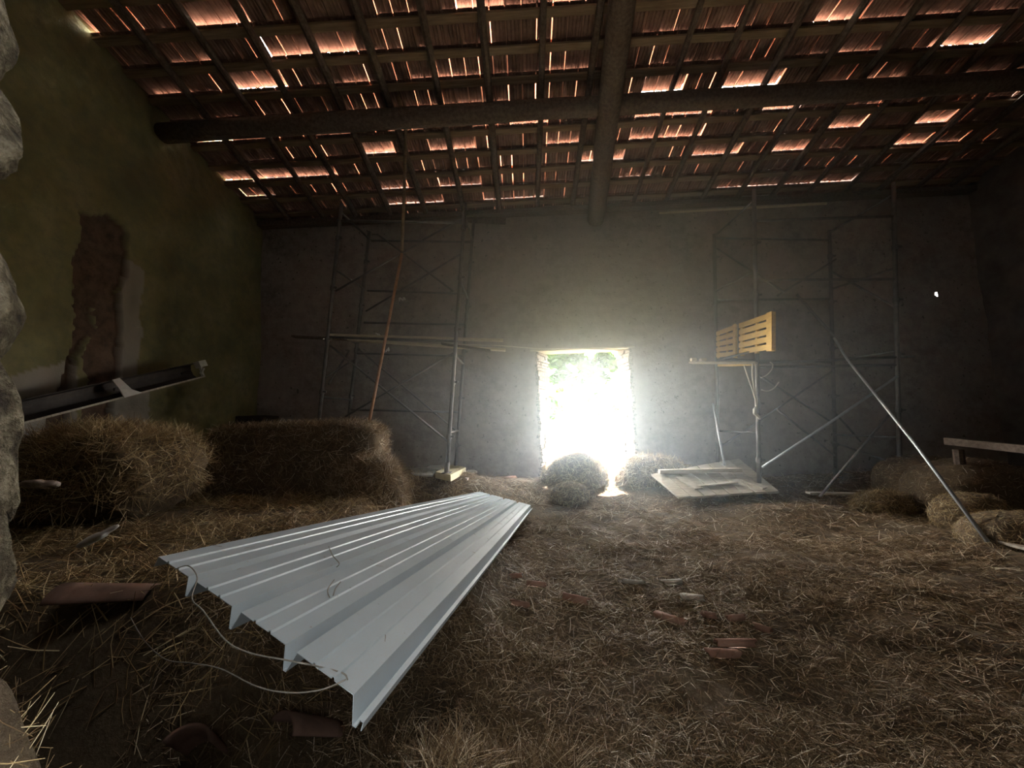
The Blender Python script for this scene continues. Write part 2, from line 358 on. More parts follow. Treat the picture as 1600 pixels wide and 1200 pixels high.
# wall behind the camera with the opening one looks in through
OX0, OX1, OZ0, OZ1 = -.44, .62, .78, 1.98
m = MB(); y0, y1 = -.85, .22
m.box((XL-.2, y0, -.6), (OX0-XL+.2, 0, 0), (0, y1-y0, 0), (0, 0, 8.6)); m.box((OX1, y0, -.6), (XR+.2-OX1, 0, 0), (0, y1-y0, 0), (0, 0, 8.6))
m.box((OX0, y0, -.6), (OX1-OX0, 0, 0), (0, y1-y0, 0), (0, 0, OZ0+.6)); m.box((OX0, y0, OZ1), (OX1-OX0, 0, 0), (0, y1-y0, 0), (0, 0, 6))
struct(m.build('wall_front', M['low_bounce_wall']))

# ------------------------------------------------------------------ roof tiles
HX0, HX1, HY0, HY1 = -.3, 1.2, .55, 1.5       # unseen gap added in the tiles above the viewer to let fill daylight in
def tiles():
    v = []; f = []; lv = []; lf = []
    pitch = .19; row = .355; nrow = int((YB+WT+.35+1.0)/row)+1; ncol = int((XR-XL+.9)/pitch)+1
    u = Vector((0, 1, -SL)).normalized(); nn = Vector((0, SL, 1)).normalized()
    bays = {}
    for j in range(nrow):
        Yl = YB+WT+.32-j*row                                # lower end of the row
        for i in range(ncol):
            x0 = XL-.45+i*pitch
            bay = int((x0-XL)//.62)
            if (bay, j) not in bays:
                r_ = rnd.random(); dist = abs(x0+.3)
                bays[(bay, j)] = rnd.uniform(.040, .066) if r_ < .15 else (rnd.uniform(.009, .018) if r_ < .36 else rnd.uniform(.001, .004))
            lift = max(.002, bays[(bay, j)]+rnd.uniform(-.006, .006))
            if HX0 < x0 < HX1 and HY0 < Yl < HY1: continue
            cx_, cy_2 = proj((x0, Yl-.1, roof(Yl)-.02)) if Yl > 4 else (0, 0)
            if any(abs(cx_-a) < 9 and abs(cy_2-b) < 12 for a, b in ((408, 300), (1592, 152))): x0 += .035
            wd = pitch-rnd.choice([.008, .012, .016]); x0 += rnd.uniform(-.001, .001)
            base = Vector((0, Yl, ZE+SL*(YB-Yl)))
            L = row+.045
            # cross-section with three ribs under the tile
            prof = [(0, 0), (.02, .012), (.045, .012), (.055, .002), (.068, .012), (.09, .012), (.10, .002), (.112, .012), (.135, .012), (.145, .002), (.158, .012), (wd-.0, 0)]
            n0 = len(v)
            for k, (s_, hh) in enumerate([(0, .020+lift), (L*.5, .013+lift*.5), (L, .006)]):
                p = base-u*s_+nn*hh
                if k == 0: pr = [(a, b+(.010*abs(math.sin(a*33)) if 0 < q < 11 else 0)) for q, (a, b) in enumerate(prof)]
                else: pr = prof
                for a, b in pr: v.append((x0+a, p.y+nn.y*b, p.z+nn.z*b))
                for a in (wd, 0): v.append((x0+a, p.y+nn.y*.024, p.z+nn.z*.024))
            K = len(prof)+2
            for k in range(2):
                for q in range(K): f.append((n0+k*K+q, n0+k*K+(q+1) % K, n0+(k+1)*K+(q+1) % K, n0+(k+1)*K+q))
            for k, o_ in ((0, 0), (2, 2*K)):
                # end caps as quads from the ribs to the flat top
                for q in range(0, 11): f.append((n0+o_+q, n0+o_+q+1, n0+o_+12, n0+o_+12) if q > 5 else (n0+o_+q, n0+o_+q+1, n0+o_+13, n0+o_+13))
                f.append((n0+o_+6, n0+o_+12, n0+o_+13, n0+o_+13))
            # the interlocking lip over the joint, translucent so the slit glows
            n1 = len(lv); xc = x0-.003
            for s_ in (-.05, row+.03):
                p = base-u*s_+nn*(.020+lift*(1-s_/L)+.008)
                for a, b in ((-.016, .004), (.016, .004), (.016, .010), (-.016, .010)): lv.append((xc+a, p.y+nn.y*b, p.z+nn.z*b))
            for a in ((0, 1, 5, 4), (1, 2, 6, 5), (2, 3, 7, 6), (3, 0, 4, 7), (0, 3, 2, 1), (4, 5, 6, 7)): lf.append(tuple(n1+q for q in a))
    f = [tuple(dict.fromkeys(q)) for q in f]
    o = mesh_np('ceiling', v, f, M['dimmed_tile']); struct(o)
    l = mesh_np('tile_joint', lv, lf, M['glow_lip'], o); struct(l)
tiles()
def along(x, ya, yb_, drop): return (x, ya, roof(ya)-drop), (x, yb_, roof(yb_)-drop)
ORD = ['first', 'second', 'third', 'fourth', 'fifth', 'sixth', 'seventh', 'eighth', 'ninth', 'tenth', 'eleventh', 'twelfth', 'thirteenth', 'fourteenth', 'fifteenth', 'sixteenth', 'seventeenth', 'eighteenth', 'nineteenth', 'twentieth', 'twenty-first']
# battens under every tile row, rafters under the battens, purlin under the rafters
k = 0
for j in range(1, 24):
    Yl = YB+WT+.32-j*.355+.03
    if Yl > YB-.02 or Yl < .3: continue
    m = MB(); z = roof(Yl)-.022; dz = rnd.uniform(-.004, .004)
    m.box((XL-.1, Yl-.045, z-.012+.24*.045), (XR-XL+.2, 0, 0), (0, .09, -.09*SL), (0, 0, .028))
    k += 1
    tag(m.build('roof_batten', M['batten'], bevel=.003), 'rough horizontal batten under the roof tiles, %s up from the far wall' % ORD[k-1], 'batten', 'battens under the roof tiles')
rx = []
for px in (160, 214, 268, 322, 375, 430, 486, 540, 597, 655, 717, 777, 840, 897, 1000, 1052, 1112, 1172, 1232, 1292, 1352, 1412, 1472, 1530): rx.append(PY(px, 250, 6.55).x)
rx = [x for x in rx if XL+.08 < x < XR-.08]; bx_ = PY(940, 250, 6.55).x; Lr = sorted([x for x in rx if x < bx_], reverse=True); Rr = sorted([x for x in rx if x >= bx_])
for x in rx:
    m = MB(); w_ = rnd.uniform(.075, .105); sk = rnd.uniform(-.05, .05); n = 9
    pts = [(x+sk*(i/8-.5)+rnd.uniform(-.006, .006), .25+(YB-.27)*i/8, roof(.25+(YB-.27)*i/8)-.037-w_/2+rnd.uniform(-.004, .004)) for i in range(n)]
    m.tube(pts, w_/2, 8, .06)
    tag(m.build('roof_rafter', M['old_wood'], smooth=False), 'dark rough rafter under the tiles, %s %s of the thick main beam' % ((ORD[Lr.index(x)], 'left') if x in Lr else (ORD[Rr.index(x)], 'right')), 'rafter', 'rafters under the roof tiles')
def log(name, a, b, ra, rb, label, mat='old_wood', cat='beam', sag=0):
    m = MB(); pts = lerp_pts(a, b, 16)
    pts = [p+Vector((rnd.uniform(-.01, .01), rnd.uniform(-.01, .01), rnd.uniform(-.012, .012)-sag*math.sin(math.pi*i/15))) for i, p in enumerate(pts)]
    m.tube(pts, [ra+(rb-ra)*i/15 for i in range(16)], 14, .05)
    return tag(m.build(name, M[mat], smooth=True), label, cat)
yp = 5.02
log('roof_purlin', (XL+.02, yp, roof(yp)-.32), (XR-.02, yp, roof(yp)-.27), .13, .12, 'thick dark log purlin crossing the whole roof from side to side')
yt = 4.0; a = PY(973, -30, yt); b = PY(931, 335, YB-.03)
log('roof_beam', (b.x, YB+.01, roof(YB)-.24), (a.x-.13, yt-.6, roof(yt-.6)-.50), .165, .15, 'thick dark main roof beam running from above the doorway towards the viewer')
m = MB(); m.box((XL+.02, YB-.20, roof(YB)-.15), (XR-XL-.04, 0, 0), (0, .18, 0), (0, 0, .09)); 
tag(m.build('wall_plate', M['old_wood'], bevel=.01), 'dark squared timber lying along the top of the far wall', 'beam')
# boards under the eaves
def board(name, a, b, wd, th, mat, label, cat='board', up=(0, 0, 1)):
    m = MB(); m.bar(a, b, wd, th, up); return tag(m.build(name, M[mat], bevel=min(th, wd)*.12), label, cat)
board('eaves_board', PY(576, 336, YB-.09), PY(790, 346, YB-.09), .02, .12, 'old_wood', 'pale weathered board fixed under the eaves above the left scaffold')
board('eaves_batten', PY(1030, 333, 6.9), PY(1292, 318, 6.3), .03, .03, 'pale_wood', 'long thin pale batten under the eaves above the right scaffold')

# ------------------------------------------------------------------ scaffolds
def scaffold(front, rear, horiz, braces, label, loc):
    """front / rear: list of (foot pixel, head pixel, Y); horiz: (pix a, pix b, Y a, Y b); braces the same"""
    t = empty('scaffold_tower', loc, label, 'scaffold')
    for (fa, fb, Yd) in front+rear:
        a = PY(*fa, Yd); b = PY(*fb, Yd); m = MB(); gzz = float(ground(a.x, a.y))
        if a.z > gzz and fa != (698, 738): a = a+(a-b)*((a.z-gzz)/(b.z-a.z))
        m.tube(lerp_pts(a, b, 4), .030, 10)
        s = m.build('standard', M['steel'], t, smooth=True)
        n = int((b-a).length/.85)
        for i in range(1, n+1):
            p = a+(b-a)*(i*.85-.3)/(b-a).length; d = (b-a).normalized()*.035; c = MB()
            c.tube([p-d, p+d], .042, 10); c.box(p+Vector((.03, -.035, -.015)), (.05, 0, 0), (0, .03, 0), (0, 0, .03)); c.build('coupler', M['steel'], s)
        c = MB(); c.box(a+Vector((-.07, -.07, -.012)), (.14, 0, 0), (0, .14, 0), (0, 0, .012)); c.tube([a, a+(b-a).normalized()*.15], .04, 10)
        c.build('base_plate', M['steel'], s)
    for (pa, pb, Ya, Yb) in horiz:
        m = MB(); m.tube([PY(*pa, Ya), PY(*pb, Yb)], .021, 8); m.build('ledger', M['steel'], t, smooth=True)
    for (pa, pb, Ya, Yb) in braces:
        m = MB(); m.tube([PY(*pa, Ya), PY(*pb, Yb)], .017, 8); m.build('brace', M['steel'], t, smooth=True)
    # rungs tying each front standard to the rear one
    for (f_, r_) in zip(front, rear):
        for q in (.14, .42, .70, .96):
            A = PY(*f_[0], f_[2]); B = PY(*f_[1], f_[2]); C_ = PY(*r_[0], r_[2]); D = PY(*r_[1], r_[2])
            z = A.z+(B.z-A.z)*q; p = A+(B-A)*q; s_ = min(.99, max(0, (z-C_.z)/(D.z-C_.z))); r2 = C_+(D-C_)*s_
            m = MB(); m.tube([p, r2], .019, 8); m.build('rung', M['steel'], t, smooth=True)
    return t
FY, RY = 6.0, 6.95
LF = [((497, 672), (534, 318), FY), ((698, 738), (727, 318), FY)]
LR = [((541, 690), (577, 362), RY), ((713, 716), (740, 344), RY)]
scaffold(LF, LR,
    [((512, 527), (716, 533), FY, FY), ((580, 376), (738, 378), RY, RY), ((574, 454), (731, 459), RY, RY), ((569, 504), (728, 507), RY, RY),
     ((556, 552), (724, 556), RY, RY), ((548, 640), (717, 644), RY, RY), ((527, 345), (726, 348), FY, FY)],
    [((516, 540), (700, 690), FY, FY), ((710, 550), (504, 672), FY, FY), ((560, 545), (716, 676), RY, RY), ((524, 455), (650, 383), FY, 6.3),
     ((572, 486), (722, 396), 6.9, FY), ((590, 366), (708, 455), 6.9, FY), ((660, 375), (726, 340), 6.4, FY), ((556, 560), (508, 590), RY, FY),
     ((514, 600), (545, 548), FY, RY)],
    'grey steel scaffold tower left of the doorway, standing behind the hay bales', (-1.9, 6.4, .3))
RF = [((1186, 742), (1178, 296), FY), ((1406, 752), (1396, 286), FY)]
RR = [((1122, 728), (1116, 366), RY), ((1306, 742), (1296, 360), RY)]
scaffold(RF, RR,
    [((1117, 372), (1297, 375), RY, RY), ((1180, 438), (1400, 436), FY, FY), ((1117, 469), (1299, 467), RY, RY), ((1182, 567), (1428, 557), FY, FY),
     ((1184, 574), (1402, 570), FY, FY), ((1118, 562), (1302, 566), RY, RY), ((1179, 345), (1397, 338), FY, FY)],
    [((1120, 388), (1226, 457), RY, 6.5), ((1306, 405), (1215, 462), RY, 6.5), ((1300, 425), (1399, 480), RY, FY), ((1184, 585), (1303, 662), FY, RY),
     ((1128, 697), (1303, 578), RY, RY), ((1215, 640), (1304, 712), FY, RY), ((1300, 690), (1385, 720), RY, FY), ((1345, 690), (1300, 640), RY, RY)],
    'grey steel scaffold tower right of the doorway beside the yellow slatted pallets', (5.0, 6.4, .2))
def pole(name, pts, r, mat, label, cat='pole', n=10, wob=0):
    m = MB(); m.tube(pts, r, n, wob); return tag(m.build(name, M[mat], smooth=True), label, cat)
pole('prop_tube', [PY(1303, 528, 6.0), PY(1324, 562, 5.7), PY(1430, 694, 4.75), PY(1543, 846, 3.9)], .017, 'galv', 'long bright galvanised tube propped diagonally from the hay floor to the right scaffold')
pole('prop_tube', [PY(1245, 460, 6.35), PY(1303, 526, 6.05)], .022, 'steel', 'short dark tube continuing above the top of the bright diagonal prop')
pole('brace_tube', [PY(1191, 730, 6.03), PY(1300, 658, 5.9), PY(1402, 588, 5.8)], .018, 'galv', 'thin pale tube crossing the right scaffold upward from its nearest foot')
pole('brace_tube', [PY(1281, 776, 5.7), PY(1392, 645, 5.9)], .018, 'steel', 'thin dark tube rising from the floor to the far right scaffold upright')
pole('leaning_tube', [PY(572, 684, 5.6), PY(604, 520, 5.75), PY(628, 396, 5.85)], .022, 'rust', 'rusty orange tube leaning against the left scaffold')
pole('crooked_branch', smooth_path([PY(628, 392, 5.8), PY(632, 285, 5.75), PY(633, 195, 5.45), PY(624, 160, 5.1), PY(621, 140, 4.9)], 5), .026, 'batten', 'crooked pale stick rising from the left scaffold up to the log purlin', 'branch', 8, .12)
pole('rod', [PY(1114, 630, 6.6), PY(1132, 727, 6.2)], .016, 'galv', 'thin upright rod standing on the boarded platform right of the doorway')

# planks of the left scaffold
board('scaffold_plank', PY(514, 524, 6.05), PY(786, 532, 6.35), .12, .035, 'pale_wood', 'long pale plank lying across the left scaffold, uppermost of the planks', 'plank')
board('scaffold_plank', PY(545, 531, 6.35), PY(790, 547, 6.45), .14, .035, 'pale_wood', 'pale plank across the left scaffold with the rightmost end hanging over', 'plank')
board('scaffold_plank', PY(458, 526, 6.7), PY(552, 531, 6.7), .12, .035, 'old_wood', 'dark short plank sticking out left of the left scaffold', 'plank')
board('scaffold_plank', PY(690, 537, 6.2), PY(766, 548, 6.2), .10, .03, 'old_wood', 'short brown plank under the right end of the left scaffold planks', 'plank')
pole('stretched_cord', [PY(716, 538, 6.1), PY(780, 540, 6.5), PY(842, 545, YB-.04), PY(915, 545, YB-.04), PY(985, 547, YB-.04)], .008, 'cord', 'thin pale cord stretched from the left scaffold along the top of the doorway', 'cord', 6)
for (px, py, s_) in ((590, 521, 'small white rag lying on the left scaffold plank'), (628, 466, 'small white scrap hanging beside the leaning rusty tube'), (604, 546, 'small pale rag hanging just under the left scaffold planks')):
    m = MB(); c = PY(px, py, 5.85); pts = [c+Vector((rnd.uniform(-.045, .045), rnd.uniform(-.02, .02), rnd.uniform(-.04, .03))) for _ in range(6)]
    m.tube(smooth_path(sorted(pts, key=lambda p: p.x), 3), .012, 6, .5); tag(m.build('rag', M['white_cloth'], smooth=True), s_, 'rag')

# pallets of yellow wood standing on the right scaffold
def pallet(tl, tr, br, bl, label):
    t = empty('slatted_pallet', (bl+br)/2, label, 'pallet', None)
    n = (tr-tl).cross(bl-tl).normalized()
    if n.dot(CAM-tl) < 0: n = -n
    def pt(u, v, d): return tl*(1-u)*(1-v)+tr*u*(1-v)+br*u*v+bl*(1-u)*v+n*d
    def slab(u0, u1, v0, v1, d0, d1, nm):
        vv = [pt(u0, v0, d0), pt(u1, v0, d0), pt(u1, v1, d0), pt(u0, v1, d0), pt(u0, v0, d1), pt(u1, v0, d1), pt(u1, v1, d1), pt(u0, v1, d1)]
        m = MB(); m.add(vv, [(0, 3, 2, 1), (4, 5, 6, 7), (0, 1, 5, 4), (1, 2, 6, 5), (2, 3, 7, 6), (3, 0, 4, 7)]); return m.build(nm, M['new_wood'], t, bevel=.003)
    for k in range(5): slab(0.0, .955, k/5+.012, (k+1)/5-.040, 0, .02, 'slat')
    for u0, u1 in ((0, .09), (.46, .54), (.86, .97)): slab(u0, u1, 0, 1, -.035, -.002, 'bearer')
    slab(.86, 1, 0, 1, .021, .036, 'end_board')
pallet(PY(1156, 505, 6.5), PY(1210, 486, 5.45), PY(1210, 548, 5.45), PY(1156, 556, 6.5), 'yellow slatted pallet on the right scaffold, the nearer and brighter of two')
pallet(PY(1120, 518, 6.92), PY(1151.5, 506, 6.58), PY(1151.5, 559, 6.58), PY(1120, 560, 6.92), 'duller slatted pallet on the right scaffold, half behind the brighter one')
board('shelf_plank', PY(1079, 567, 6.5), PY(1182, 567, 5.9), .2, .03, 'pale_wood', 'pale plank shelf sticking out under the two slatted pallets', 'plank')
board('shelf_plank', PY(1128, 571, 6.75), PY(1180, 569, 6.15), .2, .04, 'new_wood', 'yellowish plank just below the pale plank shelf under the pallets', 'plank')
for (px, lb) in ((1083, 'small pale offcut at the left tip of the plank shelf'), (1098, 'small pale wood block on the plank shelf, second from its tip')):
    m = MB(); c = PY(px, 563.5, 6.4); m.box(c+Vector((-.035, -.04, -.01)), (.08, 0, 0), (0, .09, 0), (0, 0, .05), .006); tag(m.build('wood_block', M['pale_wood'], bevel=.004), lb, 'block')
r_ = empty('hanging_rope', PY(1184, 652, 5.85), 'pale rope hanging from the plank shelf down to a knot on the scaffold upright', 'rope')
for pts in ([(1163, 571), (1170, 592), (1178, 615), (1182, 634), (1181, 646), (1186, 652)], [(1176, 568), (1176, 590), (1180, 612), (1183, 626), (1181, 640)]):
    m = MB(); m.tube(smooth_path([PY(*p, 5.84) for p in pts], 5), .012, 7, .1); m.build('strand', M['cord'], r_, smooth=True)
m = MB(); m.tube(smooth_path([PY(*p, 5.82) for p in [(1180, 636), (1179, 645), (1184, 650), (1188, 655)]], 4), [.012, .018, .02, .022, .024, .024, .022, .024, .02, .02, .018, .016, .01], 8, .2); m.build('knot', M['cord'], r_, smooth=True)
for pts, lb in (([(1189, 590), (1198, 586), (1206, 577), (1207, 569), (1203, 566)], 'curved pale wire end sticking out right of the scaffold upright, upper of two'),
                ([(1190, 609), (1200, 611), (1210, 606), (1217, 597)], 'curved pale wire end sticking out right of the scaffold upright, lower of two')):
    pole('wire_end', smooth_path([PY(*p, 5.85) for p in pts], 5), .008, 'cord', lb, 'wire', 6)

# ------------------------------------------------------------------ straw
def straws(name, P, N, L, W, mat, parent=None, lift=.35, spread=None):
    """prisms: P (n,3) starts, N (n,3) surface normals, L lengths, W widths"""
    n = len(P); P = np.asarray(P); N = N/np.linalg.norm(N, axis=1, keepdims=True)
    D = rng.normal(size=(n, 3)); D -= (D*N).sum(1, keepdims=True)*N; D /= np.linalg.norm(D, axis=1, keepdims=True)
    if spread is not None: D = D+spread; D /= np.linalg.norm(D, axis=1, keepdims=True)
    up = np.abs(rng.normal(size=n))*lift; D1 = D+N*(up[:, None]-.04); D1 /= np.linalg.norm(D1, axis=1, keepdims=True)
    S = np.cross(D1, N); S /= np.linalg.norm(S, axis=1, keepdims=True)+1e-9; U = np.cross(S, D1)
    bend = rng.normal(size=n)*.16*L; bendz = -np.abs(rng.normal(size=n))*.10*L
    V = np.zeros((n, 9, 3))
    for k, t in enumerate((0, .5, 1)):
        c = P+D1*(L*t)[:, None]+S*(bend*(t*t))[:, None]+N*(bendz*t*t)[:, None]
        ww = W*(1 if k < 2 else .6)
        for q, an in enumerate((0, 2.094, 4.189)):
            V[:, k*3+q] = c+S*(ww*math.cos(an))[:, None]+U*(ww*.6*math.sin(an))[:, None]
    F_ = []
    for k in range(2):
        for q in range(3): F_.append([k*3+q, k*3+(q+1) % 3, (k+1)*3+(q+1) % 3, (k+1)*3+q])
    F_ = (np.array(F_)[None]+(np.arange(n)*9)[:, None, None]).reshape(-1, 4)
    return mesh_np(name, V.reshape(-1, 3), F_, mat, parent)
def gnormal(x, y):
    e = .02; a = (ground(x+e, y)-ground(x-e, y))/(2*e); b = (ground(x, y+e)-ground(x, y-e))/(2*e)
    return np.stack([-a, -b, np.ones_like(a)], -1)
def scatter(n, x0, x1, y0, y1, dens=None):
    x = rng.uniform(x0, x1, n*3); y = rng.uniform(y0, y1, n*3)
    keep = np.ones(len(x), bool) if dens is None else rng.random(len(x)) < dens(x, y)
    x = x[keep][:n]; y = y[keep][:n]; return x, y
def clump(x, y): return np.clip(.5+.45*wav(x, y, 4.5, 4)+.25*wav(x, y, 12, 5), .08, 1)
parts = []
def ground_straw(n, box, L0, L1, w0, lift, mat='straw'):
    x, y = scatter(n, *box, dens=clump); n = len(x)
    return np.stack([x, y, ground(x, y)+.002], -1), gnormal(x, y), rng.uniform(L0, L1, n), np.full(n, w0)*rng.uniform(.6, 1.3, n), np.full(n, lift)
sets = [ground_straw(46000, (-1.6, 2.4, .5, 2.6), .02, .10, .0017, .35), ground_straw(40000, (-2, 4.2, 2.2, 4.4), .03, .13, .0024, .3),
        ground_straw(26000, (-3, 8.3, 4.2, 7.15), .05, .18, .0036, .3), ground_straw(6000, (2, 8.3, 2.0, 4.6), .05, .16, .0024, .3),
        ground_straw(9000, (-.7, .15, .85, 1.7), .05, .17, .0015, .7), ground_straw(22000, (-4.9, -1.0, 1.6, 6.8), .05, .20, .0027, .5)]
for k, s_ in enumerate(sets):
    o = straws('loose_straw', s_[0], s_[1], s_[2], s_[3], M['gold_straw'] if k >= 5 else M['straw'], lift=float(s_[4][0]))
    tag(o, ['trampled straw on the floor nearest the viewer', 'trampled straw on the middle of the barn floor', 'trampled straw along the foot of the far wall',
            'thin trampled straw on the dark right side floor', 'tangled straw clump at the near end of the white sheet', 'loose golden straw covering the raised bank on the left'][k], 'straw', None, 'stuff')

# hay bodies: a superellipsoid block or a mound with straws standing out of it
def hay(name, c, r, rot, label, cat, power=2.0, ns=2500, L=(.05, .16), Wd=.0022, lift=.55, mat='gold_straw', noise_=.05, half=False, tilt=0, fringe=0):
    nu, nv = 72, 36; U_, V_ = np.meshgrid(np.linspace(0, 2*np.pi, nu, endpoint=False), np.linspace(-np.pi/2 if not half else -.25, np.pi/2, nv), indexing='ij')
    def surf(u, v):
        e_ = 2/power; f_ = lambda t: np.sign(t)*np.abs(t)**e_
        x = r[0]*f_(np.cos(v))*f_(np.cos(u)); y = r[1]*f_(np.cos(v))*f_(np.sin(u)); z = r[2]*f_(np.sin(v))
        d = 1+noise_*(wav(x*3+c[0], y*3+z*2, 2.2, 1)+.5*wav(x+z, y*2+z, 9, 2)+.3*wav(x-z, y+z*2, 24, 3))
        return x*d, y*d, z*d
    x, y, z = surf(U_, V_); R_ = Matrix.Rotation(rot, 3, 'Z') @ Matrix.Rotation(tilt, 3, 'Y'); Rn = np.array(R_)
    P = np.stack([x, y, z], -1).reshape(-1, 3) @ Rn.T
    i, j = np.meshgrid(np.arange(nu), np.arange(nv-1), indexing='ij'); a = (i*nv+j).ravel(); b = (((i+1) % nu)*nv+j).ravel()
    t = empty(name, c, label, cat)
    body = mesh_np('packed_hay', P+np.array(c), np.stack([a, b, b+1, a+1], 1), M['soil'], t, smooth=True)
    Pl = np.stack([x, y, z], -1).reshape(-1, 3); q0, q1, q2, q3 = Pl[a], Pl[b], Pl[b+1], Pl[a+1]
    nf = np.cross(q2-q0, q3-q1); ar = np.linalg.norm(nf, axis=1); ce = (q0+q2)/2; nf *= np.sign((nf*ce).sum(1))[:, None]; nf /= ar[:, None]+1e-9
    wgt = ar*np.where(nf[:, 2] < -.3, 0, 1+fringe*(ce[:, 2] > r[2]*.75)); fi = rng.choice(len(ar), ns, p=wgt/wgt.sum()); ua, ub_ = rng.random((ns, 1)), rng.random((ns, 1))
    p0 = (q0[fi]*(1-ua)+q1[fi]*ua)*(1-ub_)+(q3[fi]*(1-ua)+q2[fi]*ua)*ub_; N = nf[fi]+1e-6
    o = straws('loose_hay', p0 @ Rn.T+np.array(c)-0.003, N @ Rn.T, rng.uniform(*L, ns), np.full(ns, Wd), M[mat], t, lift); o['kind'] = 'stuff'
    return t
def gz_(x, y): return float(ground(x, y))
c = PY(452, 722, 4.9); hay('hay_bale', (c.x, 5.25, .92), (1.10, .42, .50), math.radians(4), 'big rectangular hay bale in front of the left scaffold', 'hay bale', 7, 15000, (.05, .16), .0028, .6, 'straw', .03, fringe=3)
c = PY(585, 745, 4.9); hay('hay_heap', (c.x-.02, 4.75, .52), (.42, .38, .42), 0, 'slumped heap of loose hay at the right end of the big bale', 'hay heap', 2.2, 6000, (.08, .22), .002, .7, 'straw', .12)
c = PY(160, 725, 3.4); hay('hay_bale', (c.x-.1, 3.55, 1.01), (.66, .5, .40), math.radians(-6), 'smaller broken hay bale beside the left wall under the trough', 'hay bale', 3.6, 9000, (.06, .22), .0022, .9, 'gold_straw', .10, fringe=1)
c = PY(905, 740, 6.7); hay('hay_heap', (c.x-.05, 6.85, .36), (.60, .32, .45), .15, 'rounded hay heap filling the foot of the doorway', 'hay heap', 2.1, 3500, (.04, .10), .003, .4, 'gold_straw', .06)
c = PY(889, 757, 6.2); hay('hay_heap', (c.x, 6.22, .17), (.31, .22, .22), 0, 'small round hay clump just in front of the doorway heap', 'hay heap', 2.1, 1800, (.03, .08), .0028, .35, 'gold_straw', .05)
c = PY(1018, 728, 6.8); hay('hay_heap', (c.x, 6.8, .33), (.62, .32, .36), -.1, 'bright golden hay heap right of the doorway beside the boarded platform', 'hay heap', 2, 4500, (.06, .16), .003, .6, 'gold_straw', .1)
c = PY(762, 748, 6.6); hay('hay_heap', (c.x-.05, 6.55, .18), (.32, .22, .17), 0, 'low tuft of hay between the foam blocks and the doorway', 'hay heap', 2, 1800, (.05, .13), .0026, .6, 'gold_straw', .1)
c = PY(1366, 778, 5.6); hay('hay_heap', (c.x, 5.5, .05), (.34, .25, .22), 0, 'low pointed pile of loose hay before the dark bales on the right', 'hay heap', 2, 2200, (.05, .12), .0026, .5, 'gold_straw', .1)
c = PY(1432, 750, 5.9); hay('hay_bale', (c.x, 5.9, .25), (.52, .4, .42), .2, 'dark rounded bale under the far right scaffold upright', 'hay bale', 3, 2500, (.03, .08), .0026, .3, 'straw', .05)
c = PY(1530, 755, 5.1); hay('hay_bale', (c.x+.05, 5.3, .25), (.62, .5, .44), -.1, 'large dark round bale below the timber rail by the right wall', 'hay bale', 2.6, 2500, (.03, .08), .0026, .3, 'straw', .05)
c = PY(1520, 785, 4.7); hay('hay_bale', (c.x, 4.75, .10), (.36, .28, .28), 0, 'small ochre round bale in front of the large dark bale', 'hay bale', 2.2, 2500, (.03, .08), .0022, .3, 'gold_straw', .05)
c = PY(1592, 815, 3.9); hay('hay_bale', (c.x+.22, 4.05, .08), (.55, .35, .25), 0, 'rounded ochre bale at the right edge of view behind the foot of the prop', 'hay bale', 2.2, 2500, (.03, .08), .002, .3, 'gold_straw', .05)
c = PY(5, 1120, .35); hay('hay_tuft', (c.x-.02, .35, .92), (.045, .055, .29), 0, 'near tuft of hay on the sill at the lower left corner', 'hay tuft', 2, 1500, (.015, .05), .0006, .6, 'gold_straw', .15)
# stones of the opening's left edge
for k, (px, py, Yd, s_, lb) in enumerate(((2, 195, .30, .045, 'rough pale stone at the left edge of the opening, uppermost'), (0, 465, .30, .048, 'rounded stone bulging from the left edge of the opening at mid height'),
        (-12, 330, .30, .03, 'recessed stone between the two bulging ones at the left edge'), (-8, 720, .30, .05, 'long rough stone at the left edge of the opening below the bulging one'), (-18, 900, .30, .05, 'low mortared stone at the left edge above the near hay tuft'),
        (-20, 40, .30, .05, 'topmost dark stone at the left edge of the opening'))):
    c = PY(px, py, Yd); nu, nv = 40, 24
    U_, V_ = np.meshgrid(np.linspace(0, 2*np.pi, nu, endpoint=False), np.linspace(-np.pi/2, np.pi/2, nv), indexing='ij')
    x = np.cos(U_)*np.cos(V_); y = np.sin(U_)*np.cos(V_); z = np.sin(V_)
    d = 1+.10*wav(x*2+k, y*2+z*3, 2, k)+.06*wav(x*2+z, y+k, 6, k+1)+.03*wav(x+y, z*2, 14, k+2)
    hz = [1.3, 1.55, 1.6, 2.1, 1.8, 1.8][k]
    P = np.stack([c.x-s_*.82+x*d*s_*.75, c.y-.02+y*d*s_*1.2, c.z+z*d*s_*hz], -1).reshape(-1, 3)
    i, j = np.meshgrid(np.arange(nu), np.arange(nv-1), indexing='ij'); a = (i*nv+j).ravel(); b = (((i+1) % nu)*nv+j).ravel()
    o = mesh_np('jamb_stone', P, np.stack([a, b, b+1, a+1], 1), M['stone'], smooth=True); tag(o, lb, 'stone')

